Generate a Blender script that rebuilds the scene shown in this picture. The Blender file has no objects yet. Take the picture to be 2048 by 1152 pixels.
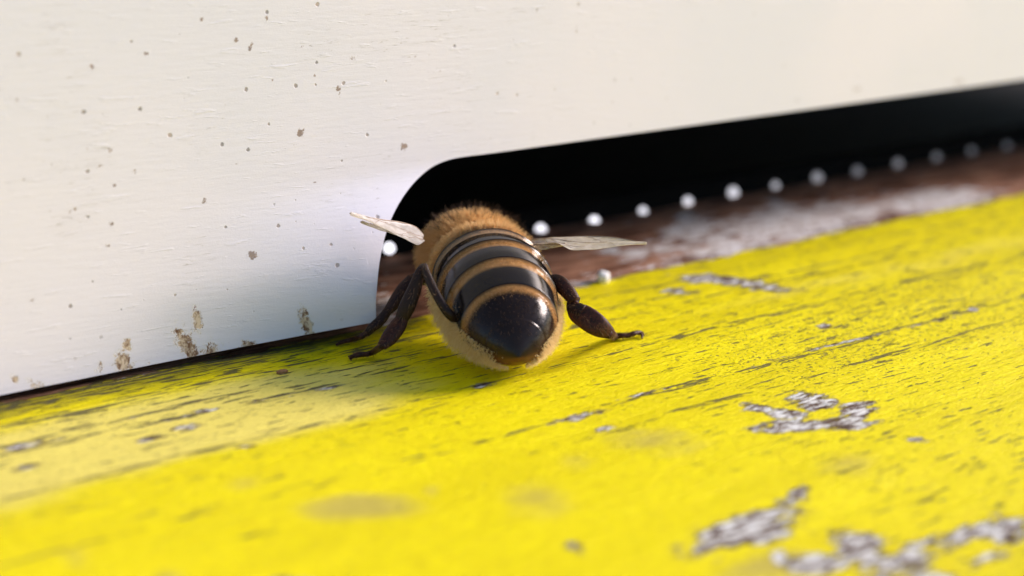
import bpy, math, random
import numpy as np
from mathutils import Vector, noise as mnoise

C = bpy.context.scene
col = C.collection
S = 0.001                      # everything below is written in millimetres, built at real size
rng = np.random.default_rng(7)
random.seed(7)

# ------------------------------------------------------------------ camera
TH = math.radians(16.6); HX, HY = 0.573, 0.8196
FWD = np.array([math.cos(TH)*HX, math.cos(TH)*HY, -math.sin(TH)])
RGT = np.array([HY, -HX, 0.0])
UPV = np.array([math.sin(TH)*HX, math.sin(TH)*HY, math.cos(TH)])
CAM = np.array([0.0, -52.2, 19.4]); FPX = 3000.0
cd = bpy.data.cameras.new('camera'); cam = bpy.data.objects.new('camera', cd); col.objects.link(cam)
cam.location = CAM*S
cam.rotation_euler = (math.pi/2-TH, 0, -math.atan2(HX, HY))
cd.sensor_width = 36; cd.lens = 36*FPX/2048
cd.clip_start = 0.002; cd.clip_end = 500
cd.dof.use_dof = True; cd.dof.focus_distance = 58.5*S; cd.dof.aperture_fstop = 37
C.camera = cam

# ------------------------------------------------------------------ light
SUN_EL, SUN_AZ = math.radians(24), math.radians(107)   # azimuth clockwise from +Y (into the hive)
w = bpy.data.worlds.new("World"); C.world = w; w.use_nodes = True
wn = w.node_tree; wn.nodes.clear()
sky = wn.nodes.new('ShaderNodeTexSky'); sky.sky_type = 'NISHITA'; sky.sun_disc = False
sky.sun_elevation = SUN_EL; sky.sun_rotation = SUN_AZ; sky.dust_density = 0.6; sky.ozone_density = 4.5; sky.air_density = 1.0
bg = wn.nodes.new('ShaderNodeBackground'); bg.inputs[1].default_value = 0.105
wo = wn.nodes.new('ShaderNodeOutputWorld')
wn.links.new(sky.outputs[0], bg.inputs[0]); wn.links.new(bg.outputs[0], wo.inputs[0])
sl = bpy.data.lights.new('sun', 'SUN'); so = bpy.data.objects.new('sun', sl); col.objects.link(so)
sl.energy = 3.7; sl.angle = math.radians(20); sl.color = (1.0, 0.84, 0.78)
sd = Vector((math.sin(SUN_AZ)*math.cos(SUN_EL), math.cos(SUN_AZ)*math.cos(SUN_EL), math.sin(SUN_EL)))
so.rotation_euler = sd.to_track_quat('Z', 'Y').to_euler()
C.view_settings.view_transform = 'Standard'; C.view_settings.look = 'None'
C.view_settings.exposure = 0.96; C.view_settings.gamma = 1.0
C.render.engine = 'CYCLES'
C.cycles.use_denoising = True
C.cycles.max_bounces = 8

# ------------------------------------------------------------------ helpers
def ray(px, py):
    return RGT*(px-1024) + UPV*(576-py) + FWD*FPX
def Pz(px, py, z=0.0):
    d = ray(px, py); return CAM + d*((z-CAM[2])/d[2])
def Py(px, py, y=0.0):
    d = ray(px, py); return CAM + d*((y-CAM[1])/d[1])
def Pd(px, py, dep):
    return CAM + ray(px, py)*(dep/FPX)

def tag(o, label=None, cat=None, group=None, kind=None):
    if label: o['label'] = label
    if cat: o['category'] = cat
    if group: o['group'] = group
    if kind: o['kind'] = kind
    return o
def empty(name, loc):
    o = bpy.data.objects.new(name, None); col.objects.link(o)
    o.location = np.array(loc)*S; o.empty_display_size = 0.001; return o
def mesh_obj(name, V, F, mats, parent=None, smooth=True, fm=None, attrs=None):
    V = np.asarray(V, float)*S
    me = bpy.data.meshes.new(name)
    me.from_pydata(V.tolist(), [], F if isinstance(F, list) else F.tolist())
    for m in (mats if isinstance(mats, (list, tuple)) else [mats]): me.materials.append(m)
    if smooth: me.polygons.foreach_set('use_smooth', [True]*len(me.polygons))
    if fm is not None: me.polygons.foreach_set('material_index', fm)
    for k, v in (attrs or {}).items():
        v = np.asarray(v, dtype=np.float32)
        if v.ndim == 1:
            a = me.attributes.new(k, 'FLOAT', 'POINT'); a.data.foreach_set('value', v)
        else:
            a = me.attributes.new(k, 'FLOAT_COLOR', 'POINT')
            a.data.foreach_set('color', np.concatenate([v, np.ones((len(v), 1), np.float32)], 1).ravel())
    me.update()
    o = bpy.data.objects.new(name, me); col.objects.link(o)
    if parent is not None:
        o.parent = parent
        o.matrix_parent_inverse.identity()
        o.location = -np.array(parent.location)
    return o
def grid_faces(nr, nc, off=0, wrap=False):
    i = np.arange(nr-1)[:, None]; j = np.arange(nc if wrap else nc-1)[None, :]
    a = i*nc+j; b = i*nc+(j+1) % nc; c = (i+1)*nc+(j+1) % nc; d = (i+1)*nc+j
    return (np.stack([a, b, c, d], -1).reshape(-1, 4)+off)

class MB:
    """collects pieces into one mesh"""
    def __init__(s): s.V = []; s.F = []; s.M = []; s.A = []; s.n = 0
    def add(s, V, F, m=0, a=None):
        V = np.asarray(V, float); s.V.append(V); s.F += [[int(k)+s.n for k in f] for f in F]; s.M += [m]*len(F); s.n += len(V)
        s.A.append(np.zeros((len(V), 3)) if a is None else a)
    def build(s, name, mats, parent=None, smooth=True):
        return mesh_obj(name, np.concatenate(s.V), s.F, mats, parent, smooth, s.M, {'tone': np.concatenate(s.A)})

def box_vf(a, b):
    x0, y0, z0 = a; x1, y1, z1 = b
    V = [(x0,y0,z0),(x1,y0,z0),(x1,y1,z0),(x0,y1,z0),(x0,y0,z1),(x1,y0,z1),(x1,y1,z1),(x0,y1,z1)]
    F = [(0,3,2,1),(4,5,6,7),(0,1,5,4),(1,2,6,5),(2,3,7,6),(3,0,4,7)]
    return V, F

def smooth_path(P, R, n=8):
    """Catmull-Rom through points P with values R (k columns)"""
    P = np.asarray(P, float); R = np.asarray(R, float)
    if R.ndim == 1: R = R[:, None]
    Q = np.concatenate([P, R], 1); Q = np.concatenate([[2*Q[0]-Q[1]], Q, [2*Q[-1]-Q[-2]]])
    out = []
    for i in range(1, len(Q)-2):
        p0, p1, p2, p3 = Q[i-1:i+3]
        for k in range(n):
            t = k/n
            out.append(.5*((2*p1)+(-p0+p2)*t+(2*p0-5*p1+4*p2-p3)*t*t+(-p0+3*p1-3*p2+p3)*t**3))
    out.append(Q[-2]); out = np.array(out)
    return out[:, :3], np.maximum(out[:, 3:], 0.004)

def tube(P, R, flat=None, nseg=12, n=8, face=None, sm=True):
    """closed tube along P; R radius, flat = thickness ratio of the second axis, face = direction of that thin axis"""
    fl = np.ones(len(P)) if flat is None else np.asarray(flat, float)
    R2 = np.stack([np.asarray(R, float), fl], 1)
    if sm: P, R2 = smooth_path(P, R2, n)
    else: P = np.asarray(P, float)
    T = np.gradient(P, axis=0); T /= np.linalg.norm(T, axis=1)[:, None]+1e-9
    f = np.array(face if face is not None else -FWD, float)
    A = np.cross(T, f); A /= np.linalg.norm(A, axis=1)[:, None]+1e-9
    B = np.cross(A, T)
    ang = np.linspace(0, 2*math.pi, nseg, endpoint=False)
    V = P[:, None, :]+R2[:, 0, None, None]*(np.cos(ang)[None, :, None]*A[:, None, :]+R2[:, 1, None, None]*np.sin(ang)[None, :, None]*B[:, None, :])
    V = V.reshape(-1, 3)
    F = grid_faces(len(P), nseg, 0, True).tolist()
    F.append(list(range(nseg))[::-1]); F.append([(len(P)-1)*nseg+k for k in range(nseg)])
    return V, F, P, R2

# ---- node helpers
class NT:
    def __init__(s, name):
        s.m = bpy.data.materials.new(name); s.m.use_nodes = True; s.t = s.m.node_tree; s.t.nodes.clear()
        s.out = s.t.nodes.new('ShaderNodeOutputMaterial')
    def n(s, typ, **kw):
        nd = s.t.nodes.new(typ)
        for k, v in kw.items():
            if k.startswith('_'): setattr(nd, k[1:], v)
        return nd
    def set(s, inp, v):
        if isinstance(v, bpy.types.NodeSocket): s.t.links.new(v, inp)
        elif v is not None:
            if hasattr(inp.default_value, '__len__') and not hasattr(v, '__len__'): v = (v, v, v)
            if hasattr(inp.default_value, '__len__') and len(inp.default_value) == 4 and len(v) == 3: v = (*v, 1)
            inp.default_value = v
    def mm(s, scale=(1, 1, 1), rot=(0, 0, 0)):
        if not hasattr(s, 'tc'): s.tc = s.n('ShaderNodeTexCoord')
        mp = s.n('ShaderNodeMapping'); mp.inputs['Scale'].default_value = [1000*k for k in scale]
        mp.inputs['Rotation'].default_value = rot
        s.t.links.new(s.tc.outputs['Object'], mp.inputs[0]); return mp.outputs[0]
    def noise(s, vec, scale=1, detail=4, rough=.55, dist=0, off=None):
        nd = s.n('ShaderNodeTexNoise'); nd.inputs['Scale'].default_value = scale; nd.inputs['Detail'].default_value = detail
        nd.inputs['Roughness'].default_value = rough; nd.inputs['Distortion'].default_value = dist
        if off is not None:
            ad = s.n('ShaderNodeVectorMath'); s.set(ad.inputs[0], vec); ad.inputs[1].default_value = (off, off*1.7, off*.3); vec = ad.outputs[0]
        s.set(nd.inputs['Vector'], vec); return nd.outputs[0]
    def math(s, op, a, b=None, c=None, clamp=False):
        nd = s.n('ShaderNodeMath'); nd.operation = op; nd.use_clamp = clamp
        s.set(nd.inputs[0], a)
        if b is not None: s.set(nd.inputs[1], b)
        if c is not None: s.set(nd.inputs[2], c)
        return nd.outputs[0]
    def step(s, v, lo, hi, a=0., b=1.):
        nd = s.n('ShaderNodeMapRange'); nd.interpolation_type = 'SMOOTHSTEP'; s.set(nd.inputs[0], v)
        nd.inputs[1].default_value = lo; nd.inputs[2].default_value = hi; nd.inputs[3].default_value = a; nd.inputs[4].default_value = b
        return nd.outputs[0]
    def mix(s, f, a, b):
        nd = s.n('ShaderNodeMix'); nd.data_type = 'RGBA'; s.set(nd.inputs[0], f); s.set(nd.inputs[6], a); s.set(nd.inputs[7], b); return nd.outputs[2]
    def attr(s, name, colr=False):
        nd = s.n('ShaderNodeAttribute'); nd.attribute_name = name; return nd.outputs['Color' if colr else 'Fac']
    def bump(s, h, dist=.05, strength=1., normal=None):
        nd = s.n('ShaderNodeBump'); nd.inputs['Distance'].default_value = dist*S; nd.inputs['Strength'].default_value = strength
        s.set(nd.inputs['Height'], h)
        if normal is not None: s.set(nd.inputs['Normal'], normal)
        return nd.outputs[0]
    def bsdf(s, **kw):
        b = s.n('ShaderNodeBsdfPrincipled')
        for k, v in kw.items(): s.set(b.inputs[k.replace('_', ' ')], v)
        s.t.links.new(b.outputs[0], s.out.inputs[0]); return b

# ------------------------------------------------------------------ materials
def mat_wall():
    n = NT('white_paint'); v = n.mm()
    brush = n.noise(n.mm((.5, 1, 3.2), (0, math.radians(-8), 0)), 1.6, 5, .6)
    fine = n.noise(v, 14, 3, .6)
    blot = n.noise(v, .11, 2, .5)
    base = n.mix(n.step(blot, .35, .65), (.655, .645, .705), (.69, .665, .72))
    # tiny flecks of dirt, denser towards the left end
    vo = n.n('ShaderNodeTexVoronoi'); vo.feature = 'F1'; vo.voronoi_dimensions = '2D'; vo.inputs['Scale'].default_value = .95
    sp = n.n('ShaderNodeSeparateXYZ'); n.set(sp.inputs[0], v); cb = n.n('ShaderNodeCombineXYZ')
    n.set(cb.inputs[0], sp.outputs[0]); n.set(cb.inputs[1], sp.outputs[2]); n.set(vo.inputs['Vector'], cb.outputs[0])
    edge = n.math('ADD', vo.outputs['Distance'], n.math('MULTIPLY', n.noise(v, 7, 4, .7, .4), .14))
    edge = n.math('SUBTRACT', edge, .04)
    keep = n.n('ShaderNodeSeparateColor'); n.set(keep.inputs[0], vo.outputs['Color'])
    sz = n.math('MULTIPLY', n.math('POWER', keep.outputs[0], 2.4), .10)
    dot = n.step(n.math('SUBTRACT', n.math('ADD', sz, .022), edge), -.01, .03)
    dot = n.math('MULTIPLY', dot, n.step(keep.outputs[1], .45, .5))
    dot = n.math('MULTIPLY', dot, n.attr('dirt'))
    fleck = n.mix(keep.outputs[2], (.12, .11, .11), (.34, .25, .18))
    c = n.mix(n.math('MULTIPLY', dot, .75), base, fleck)
    # hair scratches
    scr = n.noise(n.mm((.16, 1, 4.5), (0, math.radians(9), 0)), 1.1, 3, .5, .4)
    scr = n.math('MULTIPLY', n.step(n.math('ABSOLUTE', n.math('SUBTRACT', scr, .5)), .005, .0, 0, 1), n.step(n.noise(v, .25, 2, .5, 0, 5), .52, .62))
    scr = n.math('MULTIPLY', scr, n.attr('dirt'))
    c = n.mix(n.math('MULTIPLY', scr, .85), c, (.34, .31, .29))
    # chips near the foot and placed blemishes
    chip = n.math('ADD', n.attr('chip'), n.math('MULTIPLY', n.math('SUBTRACT', n.noise(v, 4.2, 6, .8, .3), .5), 2.0))
    cm = n.step(chip, .46, .56)
    wood = n.mix(n.step(n.noise(n.mm((1, 1, .6)), 4, 5, .75), .38, .6), (.15, .07, .03), (.62, .50, .36))
    halo = n.step(chip, .28, .46)
    c = n.mix(n.math('MULTIPLY', n.math('SUBTRACT', halo, cm, None, True), .35), c, (.62, .60, .50))
    c = n.mix(cm, c, wood)
    mark = n.math('ADD', n.attr('mark'), n.math('MULTIPLY', n.math('SUBTRACT', n.noise(v, 8, 4, .7, .4, 3), .5), 1.5))
    c = n.mix(n.math('MULTIPLY', n.step(mark, .42, .6), .8), c, n.mix(n.noise(v, 3, 2), (.05, .05, .06), (.33, .17, .07)))
    h = n.math('ADD', n.math('MULTIPLY', brush, .6), n.math('MULTIPLY', fine, .14))
    st_ = n.noise(n.mm((.55, 1, 3.4), (0, math.radians(-24), 0)), 1.3, 3, .6, .3, 21)
    h = n.math('ADD', h, n.math('MULTIPLY', n.step(st_, .60, .72), .32))
    h = n.math('SUBTRACT', h, n.math('MULTIPLY', n.math('ADD', cm, n.math('MULTIPLY', dot, .6)), .8))
    nb = n.bump(h, .028, .7)
    n.bsdf(Base_Color=c, Roughness=n.math('ADD', .34, n.math('MULTIPLY', cm, .4)), Normal=nb, Specular_IOR_Level=.5)
    return n.m

def mat_board():
    n = NT('weathered_yellow_paint'); v = n.mm()
    g1 = n.noise(n.mm((.55, 3.6, 3)), 1.3, 6, .65)             # grain runs along the wall
    g2 = n.noise(n.mm((1.2, 6, 3)), 1.7, 4, .6, 0, 4)
    fine = n.noise(n.mm((1.6, 4, 3)), 3.2, 4, .65, .3)
    big = n.noise(n.mm((.4, 1, 1)), .25, 3, .5)
    y = n.mix(n.step(big, .35, .65), (.89, .785, .001), (.84, .73, .001))
    y = n.mix(n.math('MULTIPLY', n.step(g2, .42, .66), .6), y, (.70, .56, .003))
    glare_tint = n.math('ADD', n.attr('glare_tint'), n.math('MULTIPLY', n.math('SUBTRACT', n.noise(n.mm((.35, 1, 1)), .9, 4, .6), .5), .55))
    y = n.mix(n.math('MULTIPLY', n.step(glare_tint, .25, .8), .72), y, (.83, .72, .20))  # pale glare put into the yellow as colour
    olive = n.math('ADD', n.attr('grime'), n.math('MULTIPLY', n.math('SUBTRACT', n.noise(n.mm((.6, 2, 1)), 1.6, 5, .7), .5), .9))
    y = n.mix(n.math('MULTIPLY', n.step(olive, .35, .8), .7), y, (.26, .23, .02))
    # dark dashes: openings of the grain
    d = n.noise(n.mm((.62, 5.2, 3)), 1.25, 3, .55, .15, 9)
    cr = n.math('ADD', d, n.math('MULTIPLY', n.attr('crack'), .17))
    dash = n.step(cr, .62, .66)
    pit = n.noise(n.mm((2.2, 3.8, 3)), 2.4, 2, .5, 0, 2)
    pits = n.math('MULTIPLY', n.step(n.math('ADD', pit, n.math('MULTIPLY', n.attr('pits'), .1)), .69, .73), .8)
    dark = n.math('MAXIMUM', dash, pits)
    # bare wood where the coat has gone
    rag = n.math('MULTIPLY', n.math('SUBTRACT', n.noise(n.mm((.8, 2.2, 2)), 1.5, 7, .76, .2, 1), .5), 1.9)
    wear = n.math('ADD', n.attr('wear'), rag)
    wm = n.step(wear, .41, .57)
    edge = n.math('SUBTRACT', n.step(wear, .32, .48), wm, None, True)
    wn1 = n.noise(n.mm((.7, 2.6, 2)), 1.9, 5, .7, 0, 6)
    wood = n.mix(n.step(wn1, .44, .57), (.14, .09, .06), (.80, .81, .77))
    wood = n.mix(n.step(wn1, .36, .44), (.06, .03, .025), wood)
    stain = n.math('ADD', n.attr('stain'), n.math('MULTIPLY', rag, .4))
    y = n.mix(n.math('MULTIPLY', n.step(stain, .15, 1.0), .62), y, (.40, .32, .13))
    c = n.mix(n.math('MULTIPLY', edge, .6), y, (.46, .36, .12))
    c = n.mix(n.math('MULTIPLY', dark, .85), c, (.07, .065, .05))
    c = n.mix(wm, c, wood)
    # bare brown threshold beyond the face of the hive
    fl = n.noise(n.mm((.3, 1.3, 1)), 1.0, 5, .65, .2, 8)
    brown = n.mix(n.step(fl, .36, .64), (.11, .045, .026), (.40, .21, .13))
    flake = n.math('ADD', n.attr('flake'), n.math('MULTIPLY', n.math('SUBTRACT', n.noise(n.mm((.7, 1.5, 1)), 1.1, 6, .78, .4, 12), .5), 2.8))
    brown = n.mix(n.step(flake, .36, .50), brown, n.mix(n.step(wn1, .42, .6), (.44, .37, .32), (.90, .90, .90)))
    inside = n.step(n.math('ADD', n.attr('inside'), n.math('MULTIPLY', n.math('SUBTRACT', n.noise(n.mm((.4, 1.2, 1)), 1.2, 6, .75, 0, 15), .5), 2.6)), -.08, .10)
    c = n.mix(inside, c, brown)
    h = n.math('ADD', n.math('MULTIPLY', g1, .9), n.math('MULTIPLY', fine, .55))
    h = n.math('SUBTRACT', h, n.math('MULTIPLY', dark, .8))
    h = n.math('SUBTRACT', h, n.math('MULTIPLY', n.math('MAXIMUM', wm, inside), .9))
    nb = n.bump(h, .18, 1.0)
    ro = n.math('ADD', .42, n.math('MULTIPLY', n.math('MAXIMUM', wm, inside), .3))
    n.bsdf(Base_Color=c, Roughness=ro, Normal=nb, Specular_IOR_Level=.07)
    return n.m

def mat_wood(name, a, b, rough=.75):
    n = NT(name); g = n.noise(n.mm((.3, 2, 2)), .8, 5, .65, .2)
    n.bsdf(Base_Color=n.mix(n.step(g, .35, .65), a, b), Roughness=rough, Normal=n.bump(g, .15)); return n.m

def mat_chitin():
    n = NT('chitin'); v = n.mm()
    f = n.noise(v, 6, 3, .6); hairy = n.noise(n.mm((1, 1, 1)), 22, 2, .6)
    tone = n.attr('tone', True)
    c = n.mix(n.math('MULTIPLY', n.step(f, .4, .7), .25), tone, (.02, .014, .012))
    h = n.math('ADD', n.math('MULTIPLY', f, .4), n.math('MULTIPLY', hairy, .35))
    r = n.math('ADD', .07, n.math('MULTIPLY', n.noise(v, 2.2, 3), .12))
    n.bsdf(Base_Color=c, Roughness=r, Normal=n.bump(h, .010, .9), Specular_IOR_Level=.2)
    return n.m
def mat_leg():
    n = NT('leg_chitin'); v = n.mm(); f = n.noise(v, 9, 4, .65)
    n.bsdf(Base_Color=n.mix(n.step(f, .35, .7), n.attr('tone', True), (.014, .006, .004)), Roughness=.5, Specular_IOR_Level=.22, Normal=n.bump(f, .02, .8)); return n.m
M_leg = mat_leg()
def mat_hair(name, c1, c2, trans=.35):
    n = NT(name)
    hi = n.n('ShaderNodeHairInfo')
    c = n.mix(hi.outputs['Random'], c1, c2)
    d = n.n('ShaderNodeBsdfDiffuse'); n.set(d.inputs[0], c)
    t = n.n('ShaderNodeBsdfTranslucent'); n.set(t.inputs[0], c)
    g = n.n('ShaderNodeBsdfAnisotropic'); n.set(g.inputs[0], (.5, .45, .38)); g.inputs['Roughness'].default_value = .45
    m1 = n.n('ShaderNodeMixShader'); m1.inputs[0].default_value = trans; n.t.links.new(d.outputs[0], m1.inputs[1]); n.t.links.new(t.outputs[0], m1.inputs[2])
    m2 = n.n('ShaderNodeMixShader'); m2.inputs[0].default_value = .06; n.t.links.new(m1.outputs[0], m2.inputs[1]); n.t.links.new(g.outputs[0], m2.inputs[2])
    n.t.links.new(m2.outputs[0], n.out.inputs[0]); return n.m
def mat_wing():
    n = NT('wing_membrane'); v = n.mm()
    f = n.noise(v, 3.5, 4, .65)
    p = n.n('ShaderNodeBsdfPrincipled'); n.set(p.inputs['Base Color'], n.mix(n.step(f, .35, .65), (.50, .47, .44), (.76, .75, .74)))
    p.inputs['Roughness'].default_value = .28; n.set(p.inputs['Normal'], n.bump(f, .03))
    t = n.n('ShaderNodeBsdfTransparent'); t.inputs[0].default_value = (.95, .9, .82, 1)
    tl = n.n('ShaderNodeBsdfTranslucent'); tl.inputs[0].default_value = (.8, .76, .7, 1)
    m0 = n.n('ShaderNodeMixShader'); m0.inputs[0].default_value = .4; n.t.links.new(p.outputs[0], m0.inputs[1]); n.t.links.new(tl.outputs[0], m0.inputs[2])
    tone = n.attr('tone', True)
    sc = n.n('ShaderNodeSeparateColor'); n.set(sc.inputs[0], tone)
    m = n.n('ShaderNodeMixShader'); n.set(m.inputs[0], sc.outputs[0]); n.t.links.new(t.outputs[0], m.inputs[1]); n.t.links.new(m0.outputs[0], m.inputs[2])
    n.t.links.new(m.outputs[0], n.out.inputs[0]); return n.m
def mat_plain(name, c, rough=.5, metal=0., bumpd=0):
    n = NT(name); f = n.noise(n.mm(), 3, 4, .6)
    k = dict(Base_Color=n.mix(n.step(f, .3, .7), c, [x*.7 for x in c]), Roughness=rough, Metallic=metal)
    if bumpd: k['Normal'] = n.bump(f, bumpd)
    n.bsdf(**k); return n.m

M_wall, M_board, M_chitin = mat_wall(), mat_board(), mat_chitin()
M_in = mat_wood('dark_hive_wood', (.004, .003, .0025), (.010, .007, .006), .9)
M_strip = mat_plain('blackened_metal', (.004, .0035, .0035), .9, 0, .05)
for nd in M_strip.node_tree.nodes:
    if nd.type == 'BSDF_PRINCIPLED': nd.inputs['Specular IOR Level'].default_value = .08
def mat_glow_dot():
    n = NT('dot_glow'); oi = n.n('ShaderNodeObjectInfo')     # closed domes given their own glow, strength taken from the object colour
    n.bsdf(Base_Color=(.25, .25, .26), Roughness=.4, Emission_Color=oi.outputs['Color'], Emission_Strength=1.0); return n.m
M_glow_dot = mat_glow_dot()
M_fur = mat_hair('fur_golden', (.68, .42, .16), (.88, .61, .29))
M_fur2 = mat_hair('fur_pale', (.74, .55, .26), (.9, .74, .42))
M_fur3 = mat_hair('fur_dark', (.03, .02, .015), (.12, .07, .04), .1)
M_wing = mat_wing(); M_vein = mat_plain('wing_vein', (.20, .11, .05), .4)
M_eye = mat_plain('eye', (.01, .008, .008), .15)
M_crumb = mat_plain('white_crumb', (.88, .88, .86), .5, 0, .05)

# ------------------------------------------------------------------ ground far below, grass to the horizon
def mat_ground():
    n = NT('meadow_ground'); tc = n.n('ShaderNodeTexCoord')
    f = n.noise(tc.outputs['Object'], 3, 6, .7)
    n.bsdf(Base_Color=n.mix(n.step(f, .35, .65), (.05, .085, .025), (.10, .13, .05)), Roughness=.9); return n.m
L = 200000
g = mesh_obj('ground', [(-L,-L,-400),(L,-L,-400),(L,L,-400),(-L,L,-400)], [[0,1,2,3]], mat_ground(), None, False); tag(g, kind='structure')

# ------------------------------------------------------------------ landing board
def axis(lo, a, b, hi, d):
    inn = np.arange(a, b+d/2, d)
    def out(p, q):
        r = [p]; s = d
        if p == q: return np.zeros(0)
        while abs(r[-1]-q) > s*1.5:
            s = min(s*1.35, 20); r.append(r[-1]+math.copysign(s, q-p))
        r.append(q); return np.array(r[1:])
    return np.concatenate([out(a, lo)[::-1], inn, out(b, hi)])

def fbm2(X, Y, sx, sy, seed, oct=4):
    """value noise on numpy grids"""
    r = np.random.default_rng(seed); tot = 0; amp = 1; nn = 0
    for o in range(oct):
        T = r.random((128, 128)); x = X/sx*2**o+17.3*o; y = Y/sy*2**o+5.1*o
        xi = np.floor(x).astype(int); yi = np.floor(y).astype(int); fx = x-xi; fy = y-yi
        fx = fx*fx*(3-2*fx); fy = fy*fy*(3-2*fy)
        a = T[xi % 128, yi % 128]; b = T[(xi+1) % 128, yi % 128]; c = T[xi % 128, (yi+1) % 128]; d = T[(xi+1) % 128, (yi+1) % 128]
        tot = tot+amp*((a*(1-fx)+b*fx)*(1-fy)+(c*(1-fx)+d*fx)*fy); nn += amp; amp *= .5
    return tot/nn-.5

def blob(X, Y, c, ax, bx, soft=1.0):
    """elliptical field, 1 in the middle, .5 on the rim; ax, bx half axis vectors in board mm"""
    dx, dy = X-c[0], Y-c[1]
    det = ax[0]*bx[1]-ax[1]*bx[0]
    u = (dx*bx[1]-dy*bx[0])/det; v = (-dx*ax[1]+dy*ax[0])/det
    r = np.sqrt(u*u+v*v)
    return np.clip(1-.5*r**soft, 0, 1)

def board_blobs(X, Y, specs, soft=1.2):
    f = np.zeros_like(X)
    for (px, py, hw, hh, tilt, amp) in specs:
        t = math.radians(tilt)
        c = Pz(px, py)[:2]
        a = Pz(px+hw*math.cos(t), py-hw*math.sin(t))[:2]-c
        b = Pz(px+hh*math.sin(t), py+hh*math.cos(t))[:2]-c
        f = np.maximum(f, amp*blob(X, Y, c, a, b, soft))
    return f

bx = axis(-90, 6, 80, 230, .125); by = axis(-130, -33, 9.2, 9.3, .125)
X, Y = np.meshgrid(bx, by)
r1 = fbm2(X, Y, 22, 3.0, 1)*.30 + fbm2(X, Y, 5, .8, 2)*.10
# slight cup of the plank: a shallow ridge running parallel to the hive, falling towards the front
crease = -9.6
Zs = -np.clip(crease-Y, 0, 60)*.045
Z = Zs + r1*np.clip((-Y+1)/3+.25, .25, 1) - .12
wear = board_blobs(X, Y, [
    (1500,1022,112,26,12,.95),(1598,955,36,18,30,.78),(1722,1040,48,32,-10,.95),(1640,1078,62,17,8,.85),(1560,1068,14,12,0,.8),
    (1832,1062,58,26,20,.95),(1915,1025,82,22,15,.85),(2005,1005,50,24,10,.85),(1872,1100,56,24,-8,.98),(1765,1118,70,24,10,.85),
    (1965,1062,52,14,12,.75),(1535,800,70,10,-8,.86),(1640,826,104,11,3,.92),(1625,783,48,13,-4,.86),(1712,795,36,14,10,.78),
    (1150,1060,24,13,0,.82),(572,1146,64,16,0,.92),(1140,822,80,7,14,.76),(1475,563,108,8,-7,.98),(1395,552,26,10,0,.9),(1350,581,38,6,0,.85),
    (1945,606,12,5,0,.8),(1840,850,20,5,0,.6),(1650,645,16,5,0,.6),(1700,670,200,3,13,.5),(1430,738,180,3,14,.52),
    (565,735,13,6,0,.7),(380,845,34,8,10,.72),(300,868,28,7,8,.68),(470,800,130,4.5,12,.66),(310,815,70,5,12,.66),(60,880,90,7,14,.7),(640,772,60,4,12,.62),
    (960,766,26,6,10,.72),(1205,838,22,6,10,.55),(50,925,30,6,10,.6),(490,888,20,6,0,.6),(250,745,60,9,12,.72)])
stain = board_blobs(X, Y, [(800,992,26,18,0,.9),(740,992,105,20,2,1.0),(1080,972,78,34,-3,.85),(1310,860,100,26,-5,.7),(1280,845,40,12,0,.7),
    (1700,900,60,30,0,.5),(150,1100,30,20,0,.6),(340,1130,30,14,0,.8),(865,960,20,12,0,.6),(490,955,40,12,10,.5),(1530,1090,90,24,10,.85),(1800,920,70,24,0,.5),(1150,900,40,18,0,.5)])
wear += np.clip(wear*3, 0, 1)*(fbm2(X, Y, 2.6, 1.2, 201, 4)*.9+fbm2(X, Y, .8, .4, 202, 2)*.35)*np.clip((Y+26)/6+1,.6,1)
stain += np.clip(stain*3, 0, 1)*fbm2(X, Y, 3, 1.4, 203, 3)*.8
crack = np.zeros_like(X)
yl = [Pz(1024, 846)[1], Pz(1700, 673)[1], Pz(1800, 690)[1], Pz(520, 790)[1], Pz(900, 655)[1], Pz(1300, 600)[1], Pz(1100, 730)[1]]
for k, y0 in enumerate(yl):
    wv = fbm2(X, X*0+k*9, 9, 1, 30+k, 3)*.5
    crack = np.maximum(crack, np.exp(-((Y-y0-wv)/.16)**2)*(.75+fbm2(X, X*0, 4, 1, 50+k, 2)))
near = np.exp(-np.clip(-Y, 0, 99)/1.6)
crack += near*.75*(X < 32) + .25*near
crack -= .6*np.clip((-Y-10)/4, 0, 1)*np.clip((36-X)/8, 0, 1)
crack += .22*np.clip((X-36)/10, 0, 1)*np.exp(-((Y+9)/4)**2)
pits = np.clip((X-34)/8, 0, 1)*np.exp(-((Y+11.5)/5)**2)*1.1 + fbm2(X, Y, 6, 3, 77)*.8
ch0 = np.exp(-((Y-(-5.6))/3.4)**4)*(Y > crease-.3)
glare_tint = 1.15*np.clip((31-X)/9, 0, 1)*np.clip((Y-crease+.5+.8*fbm2(X, Y, 3, 3, 91))/3.2, 0, 1)*np.clip((-Y-1.0)/3.2, 0, 1) + .42*np.clip((X-33)/14, 0, 1)*np.exp(-((Y+6.4)/1.9)**2)  # band of glare along the hive, painted into the board colour
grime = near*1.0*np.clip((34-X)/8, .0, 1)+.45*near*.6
inside = (Y-.15)*1.2
flake = board_blobs(X, Y, [(1560,450,210,36,10,.75),(1390,455,50,34,0,.75),(1880,395,90,20,5,.95),(1450,500,90,20,12,.6),(1270,500,26,7,0,1.0),(1330,495,24,12,0,.8),(1225,497,18,7,0,.9),
     (1560,440,36,34,-30,.98),(1450,490,40,26,0,.95),(1640,440,46,20,20,.9),(1720,420,100,24,8,.68),(1180,560,60,18,10,.55),(780,620,30,40,0,.7)])
nx, ny = len(bx), len(by)
Vt = np.stack([X, Y, Z], -1).reshape(-1, 3)
F = grid_faces(ny, nx)
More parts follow.
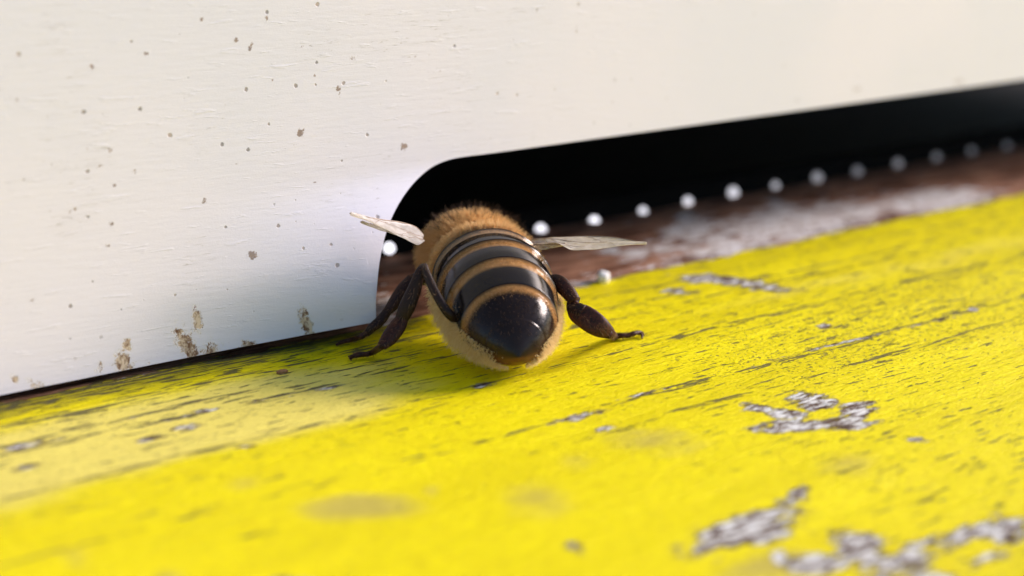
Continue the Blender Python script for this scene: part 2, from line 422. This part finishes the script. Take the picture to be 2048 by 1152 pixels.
# closed board: skirt and underside
ring = np.concatenate([np.arange(nx), np.arange(1, ny)*nx+nx-1, ((ny-1)*nx+np.arange(nx-2, -1, -1)), (np.arange(ny-2, 0, -1)*nx)])
low = Vt[ring].copy(); low[:, 2] = -22
V = np.concatenate([Vt, low]); nr = len(ring); o = len(Vt)
sk = [[int(ring[i]), o+i, o+(i+1) % nr, int(ring[(i+1) % nr])] for i in range(nr)]
FF = F.tolist()+sk+[[o+i for i in range(nr)]]
pad = lambda a: np.concatenate([a.reshape(-1), np.zeros(nr)])
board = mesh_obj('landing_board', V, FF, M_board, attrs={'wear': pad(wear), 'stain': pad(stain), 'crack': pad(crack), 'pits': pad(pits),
        'glare_tint': pad(glare_tint), 'grime': pad(grime), 'inside': pad(inside), 'flake': pad(flake)})
tag(board, 'yellow painted wooden landing board with worn and flaking paint under the bee', 'landing board')
def board_z(x, y):
    i = int(np.clip(np.searchsorted(by, y), 0, ny-1)); j = int(np.clip(np.searchsorted(bx, x), 0, nx-1)); return float(Z[i, j])

# ------------------------------------------------------------------ the hive: white front panel with the slot, dark inside
hive = empty('beehive', (40, 20, -22))
tag(hive, 'white painted beehive with a long dark round-cornered entrance slot', 'beehive')
edge_px = [(752,640),(752,600),(756,550),(762,508),(771,470),(785,432),(806,394),(834,359),(866,333),(900,319),(935,312.5),(975,307.5),(1030,300)]
def shade_bend(x, z):
    # panel bent outwards by the slot's lower left corner, added to make shade there
    t = np.clip((x-17.5)/10.7, 0, 3); g_ = np.clip((6.6-z)/5.6, 0, 1); g_ = g_*g_*(3-2*g_)
    return -1.6*np.where(t < 1, t**3.0, 2-np.exp(-3*np.maximum(t-1, 0)))*g_
E = []
for p_ in edge_px:
    q_ = Py(*p_)
    for _ in range(12): q_ = Py(*p_, float(shade_bend(q_[0], q_[2])))
    E.append(q_)
E = np.array(E); 
EP, _ = smooth_path(E, np.ones(len(E)), 8)
xs0 = EP[0][0]; EP[:, 0] = np.maximum.accumulate(np.maximum(EP[:, 0], xs0))
top_end = [Py(px, py) for px, py in [(1100,290),(1400,248),(1700,206),(2048,160)]]
zt = np.mean([p[2] for p in top_end[1:]])
ZB = .22; HT = 240.0
zs_left = axis(ZB, ZB, 17, HT, .10)
def wall_attrs(V):
    x, z = V[:, 0], V[:, 2]
    dirt = np.clip(1.15-np.clip((x-30)/14, 0, 1)*.9, .12, 1)*np.clip(z/2.5-.2, .25, 1)
    chip = np.zeros(len(V)); mark = np.zeros(len(V))
    for (px, py, hw, hh, tl, am) in [(372,690,16,42,-28,.9),(392,640,9,24,-8,.9),(420,700,22,22,0,.62),(248,725,20,26,-14,.8),(254,690,8,14,0,.9),(596,640,11,34,-16,.92),
         (488,690,16,14,-40,.75),(30,758,7,11,-30,.85),(75,772,26,10,20,.62),(330,735,80,5,13,.5),(200,735,10,12,0,.6),(620,665,60,4,12,.45),(140,778,90,4,14,.5)]:
        t = math.radians(tl); c = Py(px, py)[[0, 2]]
        a = Py(px+hw*math.cos(t), py+hw*math.sin(t))[[0, 2]]-c; b = Py(px-hh*math.sin(t), py+hh*math.cos(t))[[0, 2]]-c
        chip = np.maximum(chip, am*blob(x, z, c, a, b, 1.2))
    for (px, py, hw, hh, tl, am) in [(501,508,9,8,0,1),(808,293,7,8,0,1),(601,266,6,10,20,.95),(409,402,5,7,20,.9),(501,93,4,11,15,.85),(705,115,12,4,0,.85),(473,81,5,6,0,.9),
         (677,177,5,6,0,.9),(679,190,3,4,0,.8),(291,108,6,6,0,.8),(185,133,6,7,0,.8),(220,300,6,5,0,.85),(200,333,7,6,0,.7),(402,38,5,5,0,.8),(533,37,4,7,0,.8),(223,448,6,5,0,.75),
         (216,492,8,4,20,.75),(229,372,6,5,0,.75),(175,296,5,5,0,.5),(145,420,16,5,-25,.6),(96,230,4,5,0,.6),(35,200,5,12,0,.5),(605,95,4,6,0,.7),(544,160,4,5,0,.7),(630,152,6,4,60,.7),
         (470,328,7,4,0,.65),(270,342,8,4,0,.6),(628,364,5,3,0,.6),(67,600,18,7,0,.5),(254,658,4,4,0,.7),(1376,0,1,1,0,.1),(1714,178,14,9,0,.55),(1918,163,16,7,0,.6),(1594,200,7,6,0,.55),
         (1152,54,5,8,0,.55),(1216,52,5,7,0,.5),(880,140,3,6,0,.6),(910,150,3,6,0,.5),(986,123,3,4,0,.6),(830,112,4,4,0,.6),(174,616,4,4,0,.6),(734,320,4,4,0,.6),(850,344,3,5,0,.5),(590,290,10,3,10,.5)]:
        t = math.radians(tl); c = Py(px, py)[[0, 2]]
        a = Py(px+hw*math.cos(t), py+hw*math.sin(t))[[0, 2]]-c; b = Py(px-hh*math.sin(t), py+hh*math.cos(t))[[0, 2]]-c
        mark = np.maximum(mark, am*blob(x, z, c, a, b, 1.2))
    return dirt, chip, mark
mb_V = []; mb_F = []; off = 0
def addgrid(Vg):
    global off
    r, c = Vg.shape[:2]; mb_V.append(Vg.reshape(-1, 3)); mb_F.append(grid_faces(r, c, off)); off += r*c
TK = 1.4
# left of the slot
xl = axis(-80, 11, xs0-.0, xs0, .10); xl = np.unique(np.append(xl[xl < xs0], xs0))
XX, ZZ = np.meshgrid(xl, zs_left); addgrid(np.stack([XX, XX*0, ZZ], -1))
# above the slot: columns start on the rounded outline
cx = EP[:, 0]; cz = EP[:, 2]
xr = axis(cx[-1], cx[-1], 78, 215, .25)[1:]; xr = xr[xr > cx[-1]+1e-4]
zr = cz[-1]+(zt-cz[-1])*np.clip((xr-cx[-1])/5, 0, 1)
ux = np.concatenate([cx, xr]); uz = np.concatenate([cz, zr])
keep = np.concatenate([[True], np.diff(ux) > 1e-4]); 
q = np.concatenate([np.linspace(0, 1, 100)[:-1]*17, axis(17, 17, 17.2, HT, .2)[1:]])/HT
Vg = np.stack([np.broadcast_to(ux, (len(q), len(ux))), np.zeros((len(q), len(ux))), uz[None]+(HT-uz[None])*q[:, None]], -1); addgrid(Vg)
Vw = np.concatenate(mb_V); Fw = np.concatenate(mb_F).tolist()
# thickness: rim of the cut-out and the back
rim = [(-80, ZB)] + [(a, ZB) for a in np.linspace(10, xs0, 80)] + [(xs0, b) for b in np.linspace(ZB, uz[0], 12)[1:-1]] + [(a, b) for a, b in zip(ux, uz)] + [(215, HT), (-80, HT)]
k0 = len(Vw); rv = []
for (a, b) in rim: rv.append((a, 0, b)); rv.append((a, TK, b))
m = len(rim)
Fw += [[k0+2*i, k0+2*((i+1) % m), k0+2*((i+1) % m)+1, k0+2*i+1] for i in range(m)]
Fw.append([k0+2*i+1 for i in range(m)])
Vw = np.concatenate([Vw, np.array(rv)])
lv = shade_bend(Vw[:, 0], Vw[:, 2])*(Vw[:, 1] < .1)
Vw[:, 1] += lv; Vw[:, 2] -= lv*.31*np.clip(1-(Vw[:, 2]-ZB)/3, 0, 1)*(Vw[:, 0] <= xs0+1e-6)
NFR = sum(len(f) for f in mb_F)
d_, c_, k_ = wall_attrs(Vw)
front = mesh_obj('front_panel', Vw, Fw, M_wall, hive, smooth=True, attrs={'dirt': d_, 'chip': c_, 'mark': k_})
front.data.polygons.foreach_set('use_smooth', [i < NFR for i in range(len(Fw))])
# body behind the panel: side walls, back, ceiling and the floor behind the strip
mb = MB()
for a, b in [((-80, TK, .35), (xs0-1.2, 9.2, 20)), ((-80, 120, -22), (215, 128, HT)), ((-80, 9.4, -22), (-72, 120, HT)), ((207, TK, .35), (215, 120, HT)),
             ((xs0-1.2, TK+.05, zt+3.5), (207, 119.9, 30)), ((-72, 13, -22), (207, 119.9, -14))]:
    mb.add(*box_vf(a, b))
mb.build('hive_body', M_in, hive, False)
# dark sill strip at the back of the threshold, with the glowing domes along its front
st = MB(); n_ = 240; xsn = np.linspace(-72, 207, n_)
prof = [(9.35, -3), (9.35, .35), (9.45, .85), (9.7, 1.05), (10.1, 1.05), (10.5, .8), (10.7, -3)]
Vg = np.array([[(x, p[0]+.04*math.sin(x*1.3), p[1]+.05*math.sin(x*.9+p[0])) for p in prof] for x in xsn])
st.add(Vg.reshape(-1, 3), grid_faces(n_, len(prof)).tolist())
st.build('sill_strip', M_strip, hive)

# ------------------------------------------------------------------ the row of round glowing domes
dots = [(780,497),(1083,460),(1190,444),(1287,423),(1377,403),(1468,385),(1552,371),(1636,355),(1716,343),(1797,327),(1874,314),(1944,302),(2015,292)]
words = ['first', 'second', 'third', 'fourth', 'fifth', 'sixth', 'seventh', 'eighth', 'ninth', 'tenth', 'eleventh', 'last']
proto = None
for i, (px, py) in enumerate(dots):
    p = Py(px, py, 9.2)
    if proto is None:
        rr, V, F = .42, [], []
        prof = [(0, -.46), (.30, -.43), (.47, -.30), (.50, -.10), (.50, .0), (.64, .04), (.66, .12), (.66, .30)]
        ns = 20; vs = [(r_*math.cos(a)*.86, d_*1.0, r_*math.sin(a)*.86) for r_, d_ in prof[1:] for a in np.linspace(0, 2*math.pi, ns, endpoint=False)]
        F = grid_faces(len(prof)-1, ns, 1, True).tolist(); V = [(0, -.46*1.0, 0)]+vs
        F += [[0, 1+(k+1) % ns, 1+k] for k in range(ns)]
        proto = mesh_obj('glow_dot', V, F, M_glow_dot); o_ = proto
    else:
        o_ = proto.copy(); col.objects.link(o_)
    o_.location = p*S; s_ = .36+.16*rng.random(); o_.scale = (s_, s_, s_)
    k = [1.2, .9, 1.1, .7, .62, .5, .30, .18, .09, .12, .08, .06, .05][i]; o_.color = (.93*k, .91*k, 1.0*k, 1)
    if i == 0: lab = 'bright round glowing dot left of the bee, seen between its wing and legs'
    elif i == 1: lab = 'bright round glowing dot just above the base of the right wing'
    else: lab = 'round glowing dot, %s to the right of the bee in the entrance' % words[i-1]
    if i == 12: lab = 'dimmest round glowing dot, at the far right end of the entrance row'
    tag(o_, lab, 'vent hole', 'round glowing dots in a row inside the entrance')  # each one is a closed glowing dome

# ------------------------------------------------------------------ small things lying about
def lump(name, c, r, mat, seed, sq=(1, 1, .8)):
    V = []; F = []; nu, nv = 18, 12; r_ = np.random.default_rng(seed); of = r_.random(3)*40
    for i in range(nv+1):
        th = math.pi*i/nv
        for j in range(nu):
            ph = 2*math.pi*j/nu; d = Vector((math.sin(th)*math.cos(ph), math.sin(th)*math.sin(ph), math.cos(th)))
            k = 1+.35*mnoise.noise(d*1.6+Vector(of)); V.append((d.x*r*k*sq[0], d.y*r*k*sq[1], d.z*r*k*sq[2]))
    F = grid_faces(nv+1, nu, 0, True).tolist()
    o = mesh_obj(name, V, F, mat); o.location = np.array(c)*S; return o
p = Pz(1206, 545, .3); o_ = lump('crumb', (p[0], p[1], board_z(p[0], p[1])+.24), .30, M_crumb, 3, (1, 1, 1.05))
tag(o_, 'bright white crumb on the brown threshold below the right wing', 'crumb')
p = Pz(563, 733, .1); o_ = lump('crumb', (p[0], p[1], board_z(p[0], p[1])+.04), .16, mat_plain('brown_crumb', (.30, .13, .03), .5, 0, .05), 5, (1.5, 1, .6))
tag(o_, 'tiny orange brown crumb on the yellow board below the white panel', 'crumb')

# ------------------------------------------------------------------ the bee
TIP = np.array([30.3, -9.3, 0.0]); HEAD = math.radians(22)     # heading, clockwise from +Y
BF = np.array([math.sin(HEAD), math.cos(HEAD), 0]); BR = np.array([math.cos(HEAD), -math.sin(HEAD), 0]); BU = np.array([0, 0, 1.])
def B(u, v, w_): return TIP+BF*u+BR*v+BU*w_
bee = empty('honey_bee', B(5, 0, 0)); tag(bee, 'furry honey bee with striped abdomen crawling headfirst into the dark entrance', 'bee')

# key stations along the body: u, half width, half height, centre height
ST = np.array([
 (0.00, .05, .05, 1.06), (.10, .36, .34, 1.12), (.35, .84, .78, 1.28), (.8, 1.30, 1.18, 1.50), (1.4, 1.70, 1.52, 1.78), (2.2, 1.92, 1.74, 2.06), (3.2, 2.12, 1.90, 2.36),
 (4.3, 2.20, 1.94, 2.60), (5.3, 2.12, 1.84, 2.76), (6.1, 1.82, 1.58, 2.86), (6.55, 1.10, 1.0, 2.8), (6.8, .55, .5, 2.7), (7.0, .62, .6, 2.7), (7.3, 1.25, 1.1, 2.72),
 (7.8, 1.70, 1.40, 2.76), (8.5, 1.94, 1.52, 2.76), (9.2, 1.86, 1.44, 2.70), (9.8, 1.42, 1.15, 2.6), (10.15, .75, .7, 2.5), (10.3, .55, .5, 2.4), (10.5, 1.15, 1.0, 2.4),
 (10.9, 1.75, 1.3, 2.3), (11.3, 1.85, 1.4, 2.2), (11.7, 1.5, 1.2, 2.1), (12.0, .9, .8, 2.0), (12.15, .1, .1, 1.95)])
U = np.concatenate([np.linspace(0, .5, 26)[:-1], np.arange(.5, 6.9, .022), np.linspace(6.9, 12.15, 110)])
def interp(u):
    return [np.interp(u, ST[:, 0], ST[:, k]) for k in (1, 2, 3)]
# smooth the piecewise profile
def sm(u, k):
    acc = 0
    for d, g_ in zip(np.linspace(-.35, .35, 9), np.exp(-np.linspace(-1.5, 1.5, 9)**2)):
        acc = acc+g_*np.interp(u+d*np.minimum(1, (u+.02)/.8), ST[:, 0], ST[:, k])
    return acc/np.exp(-np.linspace(-1.5, 1.5, 9)**2).sum()
TB = [6.45, 5.25, 4.0, 2.80, 1.52, 0.0]        # boundaries of the dorsal plates (front edge of each), thorax to tip
BLK = np.array([.006, .005, .006]); TAN = np.array([.30, .155, .05]); PALE = np.array([.36, .25, .15]); BRN = np.array([.10, .035, .012])
nr = 144; ang = np.linspace(0, 2*math.pi, nr, endpoint=False)     # 0 = right, 90 = up
Vb = np.zeros((len(U), nr, 3)); Tn = np.zeros((len(U), nr, 3)); Rn = {}
hw, hh, cz = sm(U, 1)*np.where(U < 6.5, 1.04, 1), sm(U, 2), sm(U, 3)
sn = np.sin(ang)
for i, u in enumerate(U):
    add = np.zeros(nr); colr = np.tile(BLK, (nr, 1))
    if u < 6.35:
        # plate edge leans: on the flanks plates sweep forward a little
        for k in range(5):
            a_, b_ = TB[k], TB[k+1]
            if b_ <= u < a_:
                q = (a_-u)/(a_-b_)
                if k < 4:
                    add[:] = .13*q**1.3 - .02
                    w0 = [.30, .31, .31, .31][k]
                    t = np.clip((q-w0*.62)/(w0*.55), 0, 1); t = t*t*(3-2*t)
                    tanc = [PALE*.9, PALE*.9, TAN*1.0, TAN*1.1][k]
                    if k == 0: t = 1.0
                    c = tanc*(1-t)+BLK*t
                    if q > .93: c = BLK*.5
                else:
                    add[:] = -.02+.05*min(q*4, 1)*(1-q)-.03*math.exp(-((u-.62)/.03)**2)
                    t = np.clip((q-.06)/.14, 0, 1); t = t*t*(3-2*t); c = TAN*1.2*(1-t)+(BLK+np.array([.010, .005, .002]))*t
                colr = np.tile(c, (nr, 1))
        side = np.clip((-sn-.1)/.5, 0, 1)[:, None]; colr = colr*(1-side)+ (BRN*.9+TAN*.15)*side
        if u < 1.5:
            fl = np.clip((.35-sn)/.5, 0, 1)[:, None]*.3; colr = colr*(1-fl)+BRN*.7*fl
    elif u < 10.2:
        colr = np.tile(np.array([.05, .028, .015]), (nr, 1))
    a = np.cos(ang)*(hw[i]+add); b = sn*(hh[i]+add*.9)
    b = np.where(sn < 0, b*.88, b)
    P = TIP+BF*u+BU*cz[i]
    Vb[i] = P+a[:, None]*BR+b[:, None]*BU
    Tn[i] = colr
body = MB()
Fb = grid_faces(len(U), nr, 0, True).tolist(); Fb.append(list(range(nr))[::-1]); Fb.append([(len(U)-1)*nr+k for k in range(nr)])
body.add(Vb.reshape(-1, 3), Fb, 0, Tn.reshape(-1, 3))
LEGC = np.array([.055, .015, .007]); LEGD = np.array([.026, .010, .007])
leg_paths = []
def leg(pts, rad, flat=None, c=LEGC, fur=True, n=8):
    V, F, P, R2 = tube(pts, [k*.95 for k in rad], flat, 14, n)
    body.add(V, F, 1, np.tile(c, (len(V), 1)))
    if fur: leg_paths.append((P, R2))
def onb(px, py, dz=.12):
    p = Pz(px, py, 0); p = Pz(px, py, board_z(p[0], p[1])+dz); return p
# left hind leg: thigh up to the knee, shin down, broad first foot segment, thin foot on the board
kn = Pd(848, 531, 57.6)
leg([Pd(925,645,57.2), Pd(898,628,56.6), Pd(872,588,56.7), Pd(852,545,57.3), kn], [.20, .19, .18, .17, .15], [.8]*5, LEGD*.6)
leg([kn, Pd(840,545,57.4), Pd(828,580,57.4), Pd(815,612,57.4), Pd(802,640,57.5)], [.15, .2, .28, .33, .27], [.5]*5, LEGD*.8)
f0 = onb(758, 695, .5)
leg([Pd(806,632,57.5), Pd(797,650,57.4), Pd(778,676,57.2), Pd(763,693,57.0)], [.23, .33, .32, .2], [.45]*4, LEGC)
leg([Pd(766,690,57.0), onb(748,703,.32), onb(735,708,.2), onb(720,709,.22), onb(708,712,.18), onb(699,718,.08)], [.16, .13, .11, .12, .10, .05], None, LEGC, n=5)
leg([onb(709,712,.18), onb(703,712,.2), onb(697,713,.08)], [.07, .05, .03], None, LEGC, False)
# left middle leg, further in
leg([Pd(862,560,61.0), Pd(838,556,60.6), Pd(820,562,60.4)], [.3, .26, .22], None, LEGD)
leg([Pd(824,556,60.4), Pd(806,578,60.3), Pd(790,604,60.2), Pd(776,622,60.1)], [.2, .27, .28, .2], [.6]*4, LEGD*1.4)
leg([Pd(779,617,60.1), Pd(762,640,60.0), Pd(745,655,59.9), Pd(733,668,60.0)], [.18, .22, .2, .14], [.6]*4, LEGD)
leg([Pd(735,665,60.0), Pd(722,674,60.0), onb(706,679,.25), onb(688,683,.15), onb(672,690,.08)], [.13, .11, .11, .09, .05], None, LEGC, n=5)
# right hind leg
leg([Pd(1085,590,59.0), Pd(1105,566,58.8), Pd(1120,568,58.6), Pd(1136,584,58.4), Pd(1149,602,58.2)], [.3, .33, .34, .31, .26], [.7]*5, LEGC)
leg([Pd(1151,592,58.4), Pd(1146,606,58.3), Pd(1150,618,58.1), Pd(1165,626,57.9)], [.22, .26, .34, .34], [.5]*4, LEGD)
leg([Pd(1143,608,58.2), Pd(1155,624,58.0), Pd(1176,638,57.8), Pd(1198,653,57.7), Pd(1216,664,57.9), Pd(1228,671,58.2)], [.22, .42, .48, .44, .30, .15], [.3]*6, LEGC*1.3)
leg([Pd(1215,667,57.9), onb(1228,672,.2), onb(1242,671,.22), onb(1256,671,.2), onb(1268,667,.25), onb(1280,665,.2), onb(1288,670,.05)], [.2, .17, .12, .11, .11, .09, .04], None, LEGC, n=5)
leg([onb(1280,666,.2), onb(1284,671,.14), onb(1284,677,.05)], [.07, .06, .03], None, LEGC, False)
# right middle leg and both front legs, mostly hidden by the body
leg([B(8.4, 1.2, 2.2), B(8.6, 2.3, 2.6), B(8.9, 2.8, 1.5), B(9.2, 3.0, .4), B(9.8, 3.1, .12)], [.25, .24, .2, .12, .06], None, LEGD)
for s_ in (-1, 1):
    leg([B(9.4, s_*.8, 2.0), B(10.2, s_*1.8, 2.0), B(10.9, s_*1.9, 1.0), B(11.6, s_*1.8, .12)], [.22, .2, .15, .06], None, LEGD)
    leg([B(11.9, s_*.4, 2.8), B(12.6, s_*.8, 3.3), B(13.6, s_*1.3, 2.6), B(14.2, s_*1.6, 2.2)], [.1, .09, .08, .06], None, LEGD, False)
body_o = body.build('body', [M_chitin, M_leg], bee)
# compound eyes
for s_ in (-1, 1):
    o_ = lump('eye', (0, 0, 0), .75, M_eye, 40, (.55, .8, 1.15)); o_.parent = bee
    o_.location = (B(11.2, s_*1.5, 2.8)-B(5, 0, 0))*S

# ---- fur
def fur(name, roots, dirs, lens, rad, mat, curl=.25, npt=5, drop=.15):
    n = len(roots)
    hc = bpy.data.hair_curves.new(name); hc.add_curves([npt]*n)
    t = np.linspace(0, 1, npt)
    side = rng.normal(size=(n, 3)); side -= (side*dirs).sum(1)[:, None]*dirs; side /= np.linalg.norm(side, axis=1)[:, None]+1e-9
    amp = rng.random(n)*curl
    P = roots[:, None]+dirs[:, None]*(lens[:, None]*t)[..., None]+side[:, None]*(amp[:, None]*lens[:, None]*t**2)[..., None]
    P[..., 2] -= drop*lens[:, None]*t**2
    hc.position_data.foreach_set('vector', (P*S).astype(np.float32).ravel())
    ra = (rad*(1-.75*t))[None]*(.8+.4*rng.random((n, 1)))
    a = hc.attributes.new('radius', 'FLOAT', 'POINT') if 'radius' not in hc.attributes else hc.attributes['radius']
    a.data.foreach_set('value', (ra*S).astype(np.float32).ravel())
    hc.materials.append(mat)
    o = bpy.data.objects.new(name, hc); col.objects.link(o); o.parent = bee; o.location = -np.array(bee.location)
    return o
def body_pt(u, th):
    a = np.interp(u, U, hw); b = np.interp(u, U, hh); c = np.interp(u, U, cz)
    s_ = np.sin(th); bb = np.where(s_ < 0, b*.88, b)
    P = TIP+BF*u[:, None]+BU*c[:, None]+BR*(a*np.cos(th))[:, None]+BU*(bb*s_)[:, None]
    N = BR*(np.cos(th)/np.maximum(a, .3))[:, None]+BU*(s_/np.maximum(b, .3))[:, None]
    da = (np.interp(u+.05, U, hw)-np.interp(u-.05, U, hw))/.1
    N = N/np.linalg.norm(N, axis=1)[:, None] - BF*da[:, None]; N /= np.linalg.norm(N, axis=1)[:, None]
    return P, N
def norm(v): return v/(np.linalg.norm(v, axis=1)[:, None]+1e-9)
# clump directions with a slow noise so the coat is tufted
def tuft(P, f=1.4, a=.35):
    return np.array([mnoise.noise_vector(Vector(p*f)) for p in P])*a
R_, D_, L_ = [], [], []
n = 15000
u = rng.uniform(7.0, 10.1, n); th = rng.uniform(0, 2*math.pi, n)
P, N = body_pt(u, th); R_.append(P); D_.append(norm(N+BF*-.25+tuft(P)+rng.normal(size=P.shape)*.22)); L_.append(rng.uniform(.32, .66, n))
# front of the abdomen, the pale collar before the first dark plate
n = 9000
u = rng.uniform(5.85, 7.0, n); th = rng.uniform(-.6, math.pi+.6, n)
P, N = body_pt(u, th); R_.append(P); D_.append(norm(N*.9+BF*-.35+tuft(P)+rng.normal(size=P.shape)*.2)); L_.append(rng.uniform(.3, .6, n)+.35*(u > 6.4))
n = 2500
u = rng.uniform(10.4, 11.9, n); th = rng.uniform(0, 2*math.pi, n)
P, N = body_pt(u, th); R_.append(P); D_.append(norm(N+rng.normal(size=P.shape)*.3)); L_.append(rng.uniform(.2, .4, n))
fur('thorax_fur', np.concatenate(R_), np.concatenate(D_), np.concatenate(L_), .013, M_fur)
# dark tips standing over the thorax
n = 220
u = rng.uniform(8.2, 9.6, n); th = rng.uniform(.5, 2.4, n); P, N = body_pt(u, th)
fur('dark_bristles', P, norm(N+rng.normal(size=P.shape)*.15), rng.uniform(.7, 1.0, n), .010, M_fur3)
# pale flank and belly fur
R_, D_, L_ = [], [], []
n = 15000
u = rng.uniform(.5, 6.6, n); side = rng.random(n) < .5
dv = rng.random(n)**.8*1.25; th = np.where(side, -1.25+dv, math.pi+1.25-dv)
u = np.clip(u+rng.normal(size=n)*.1, .2, 6.6); P, N = body_pt(u, th); fade = np.clip(u/3.0, .28, 1)
R_.append(P+N*.05); D_.append(norm(N*1.0+BF*-.9+tuft(P, 1.8, .4)+rng.normal(size=P.shape)*.28)); L_.append(rng.uniform(.3, .85, n)*fade*np.clip(1.6-dv*.95, .3, 1))
fur('flank_fur', np.concatenate(R_), np.concatenate(D_), np.concatenate(L_), .013, M_fur2, .3)
# very short down lying back over the dorsal plates
n = 26000
u = rng.uniform(.6, 6.3, n); th = rng.uniform(0.0, math.pi, n); P, N = body_pt(u, th)
q = np.zeros(n)
for k in range(5):
    m_ = (u < TB[k]) & (u >= TB[k+1]); q[m_] = (TB[k]-u[m_])/(TB[k]-TB[k+1])
kp = (rng.random(n) < np.clip((.26-q)/.22, 0, 1)*.5) & (u > 1.15)
edge = np.abs(np.cos(th)) > .93
kp |= (edge & (u > 1.2) & (rng.random(n) < .25))
P, N = P[kp], N[kp]
fur('plate_down', P+N*.03, norm(N*.32-BF+rng.normal(size=P.shape)*.15), rng.uniform(.05, .12, kp.sum()), .007, mat_hair('fur_down', (.36, .20, .08), (.56, .35, .16)), .2, 4, .3)
n = 420
u = rng.uniform(.25, 1.5, n); th = rng.uniform(-.3, math.pi+.3, n); P, N = body_pt(u, th)
fur('tip_bristles', P, norm(N*.55-BF+rng.normal(size=P.shape)*.2), rng.uniform(.12, .28, n), .007, M_fur3, .2, 4, .2)
# leg bristles
R_, D_, L_ = [], [], []
for P_, R2 in leg_paths:
    k = max(20, int(len(P_)*5)); i = rng.integers(0, len(P_)-1, k)
    T = P_[i+1]-P_[i]; T = norm(T); d = rng.normal(size=(k, 3)); d -= (d*T).sum(1)[:, None]*T; d = norm(d)
    root = P_[i]+T*rng.random((k, 1))*.05+d*(R2[i, 0]*R2[i, 1])[:, None]*.9
    R_.append(root); D_.append(norm(d+T*.9)); L_.append(rng.uniform(.08, .22, k)*np.clip(R2[i, 0]/.2, .4, 1.1))
fur('leg_bristles', np.concatenate(R_), np.concatenate(D_), np.concatenate(L_), .008, mat_hair('fur_leg', (.10, .05, .025), (.28, .17, .09)), .2, 4)

# ---- wings: thin double-skinned membranes with raised veins
def wing(name, up, lo, deps_u, deps_l, veins, op, lab):
    """up / lo: leading and trailing edge stations from root to tip"""
    A = np.array([Pd(*p, d) for p, d in zip(up, deps_u)]); Bq = np.array([Pd(*p, d) for p, d in zip(lo, deps_l)])
    A, _ = smooth_path(A, np.ones(len(A)), 10); Bq, _ = smooth_path(Bq, np.ones(len(Bq)), 10)
    nu, nv = len(A), 12; t = np.linspace(0, 1, nv)
    G = A[:, None]*(1-t)[None, :, None]+Bq[:, None]*t[None, :, None]
    N = np.cross(A[-1]-A[0], Bq[nu//2]-A[nu//2]); N /= np.linalg.norm(N)
    rip = np.array([[.05*math.sin(t_*9+i*.12)+.03*mnoise.noise(Vector((i*.15, t_*3, 0))) for t_ in t] for i in range(nu)])
    G = G+N*rip[..., None]
    th = .007
    V = np.concatenate([(G+N*th).reshape(-1, 3), (G-N*th).reshape(-1, 3)])
    F1 = grid_faces(nu, nv); F2 = grid_faces(nu, nv, nu*nv)[:, ::-1]
    ring = [j for j in range(nv)]+[i*nv+nv-1 for i in range(1, nu)]+[(nu-1)*nv+j for j in range(nv-2, -1, -1)]+[i*nv for i in range(nu-2, 0, -1)]
    F = F1.tolist()+F2.tolist()+[[ring[k], ring[(k+1) % len(ring)], ring[(k+1) % len(ring)]+nu*nv, ring[k]+nu*nv] for k in range(len(ring))]
    tt = np.clip((np.arange(nu)/nu), 0, 1); o_ = np.interp(tt, [p[0] for p in op], [p[1] for p in op])
    on = np.repeat(o_, nv); on = np.concatenate([on, on])[:, None]*np.ones(3)
    mb = MB(); mb.add(V, F, 0, on)
    for (i0, t0, i1, t1, r) in veins:
        k = 10; P = [G[int(round((i0+(i1-i0)*s_)*(nu-1))), int(round((t0+(t1-t0)*s_)*(nv-1)))] for s_ in np.linspace(0, 1, k)]
        Vv, Fv, _, _ = tube(P, np.linspace(r, r*.6, k), None, 6, 2)
        mb.add(Vv, Fv, 1, np.ones((len(Vv), 3)))
    o = mb.build(name, [M_wing, M_vein], bee); o['label'] = lab; return o
vs = [(0, 0, 1, 0, .035), (0, .4, .85, .35, .022), (0, .75, .6, .8, .02), (.3, .4, .5, .95, .016), (.55, .05, .7, .35, .016), (.7, .35, .8, .9, .014)]
wing('forewing', [(846,470),(828,455),(802,447),(768,439),(735,432),(700,426)], [(848,484),(836,488),(815,478),(785,466),(745,447),(702,430)],
     [60.5, 60.2, 59.6, 58.8, 58.0, 57.2], [59.0, 58.6, 58.4, 57.9, 57.4, 57.0], vs, [(0, .62), (.5, .66), (1, .5)], 'pale crumpled wing pointing left over the white panel')
wing('hindwing', [(840,478),(815,466),(785,457),(750,449),(722,442)], [(842,484),(816,474),(786,466),(752,457),(724,445)],
     [59.9, 59.4, 58.8, 58.2, 57.7], [59.4, 59.0, 58.5, 58.0, 57.6], vs[:3], [(0, .6), (1, .6)], 'narrow hind wing under the left wing')
wing('forewing', [(1052,478),(1075,476),(1105,474.5),(1160,474.5),(1215,476),(1262,481),(1293,485)], [(1060,486),(1090,488),(1115,488),(1142,499),(1185,497),(1240,490),(1294,487)],
     [61.5, 61.2, 60.9, 60.3, 59.7, 59.0, 58.5], [59.9, 59.4, 59.2, 58.4, 58.4, 58.3, 58.4], vs, [(0, .2), (.22, .25), (.34, .7), (1, .6)], 'pale wing stretched out to the right in front of the entrance')
wing('hindwing', [(1058,488),(1085,487),(1110,486),(1130,488)], [(1062,497),(1085,500),(1108,497),(1130,491)],
     [60.5, 60.2, 60, 59.6], [59.5, 59.4, 59.3, 59.3], vs[:4], [(0, .25), (1, .35)], 'clear amber hind wing at the right of the thorax')
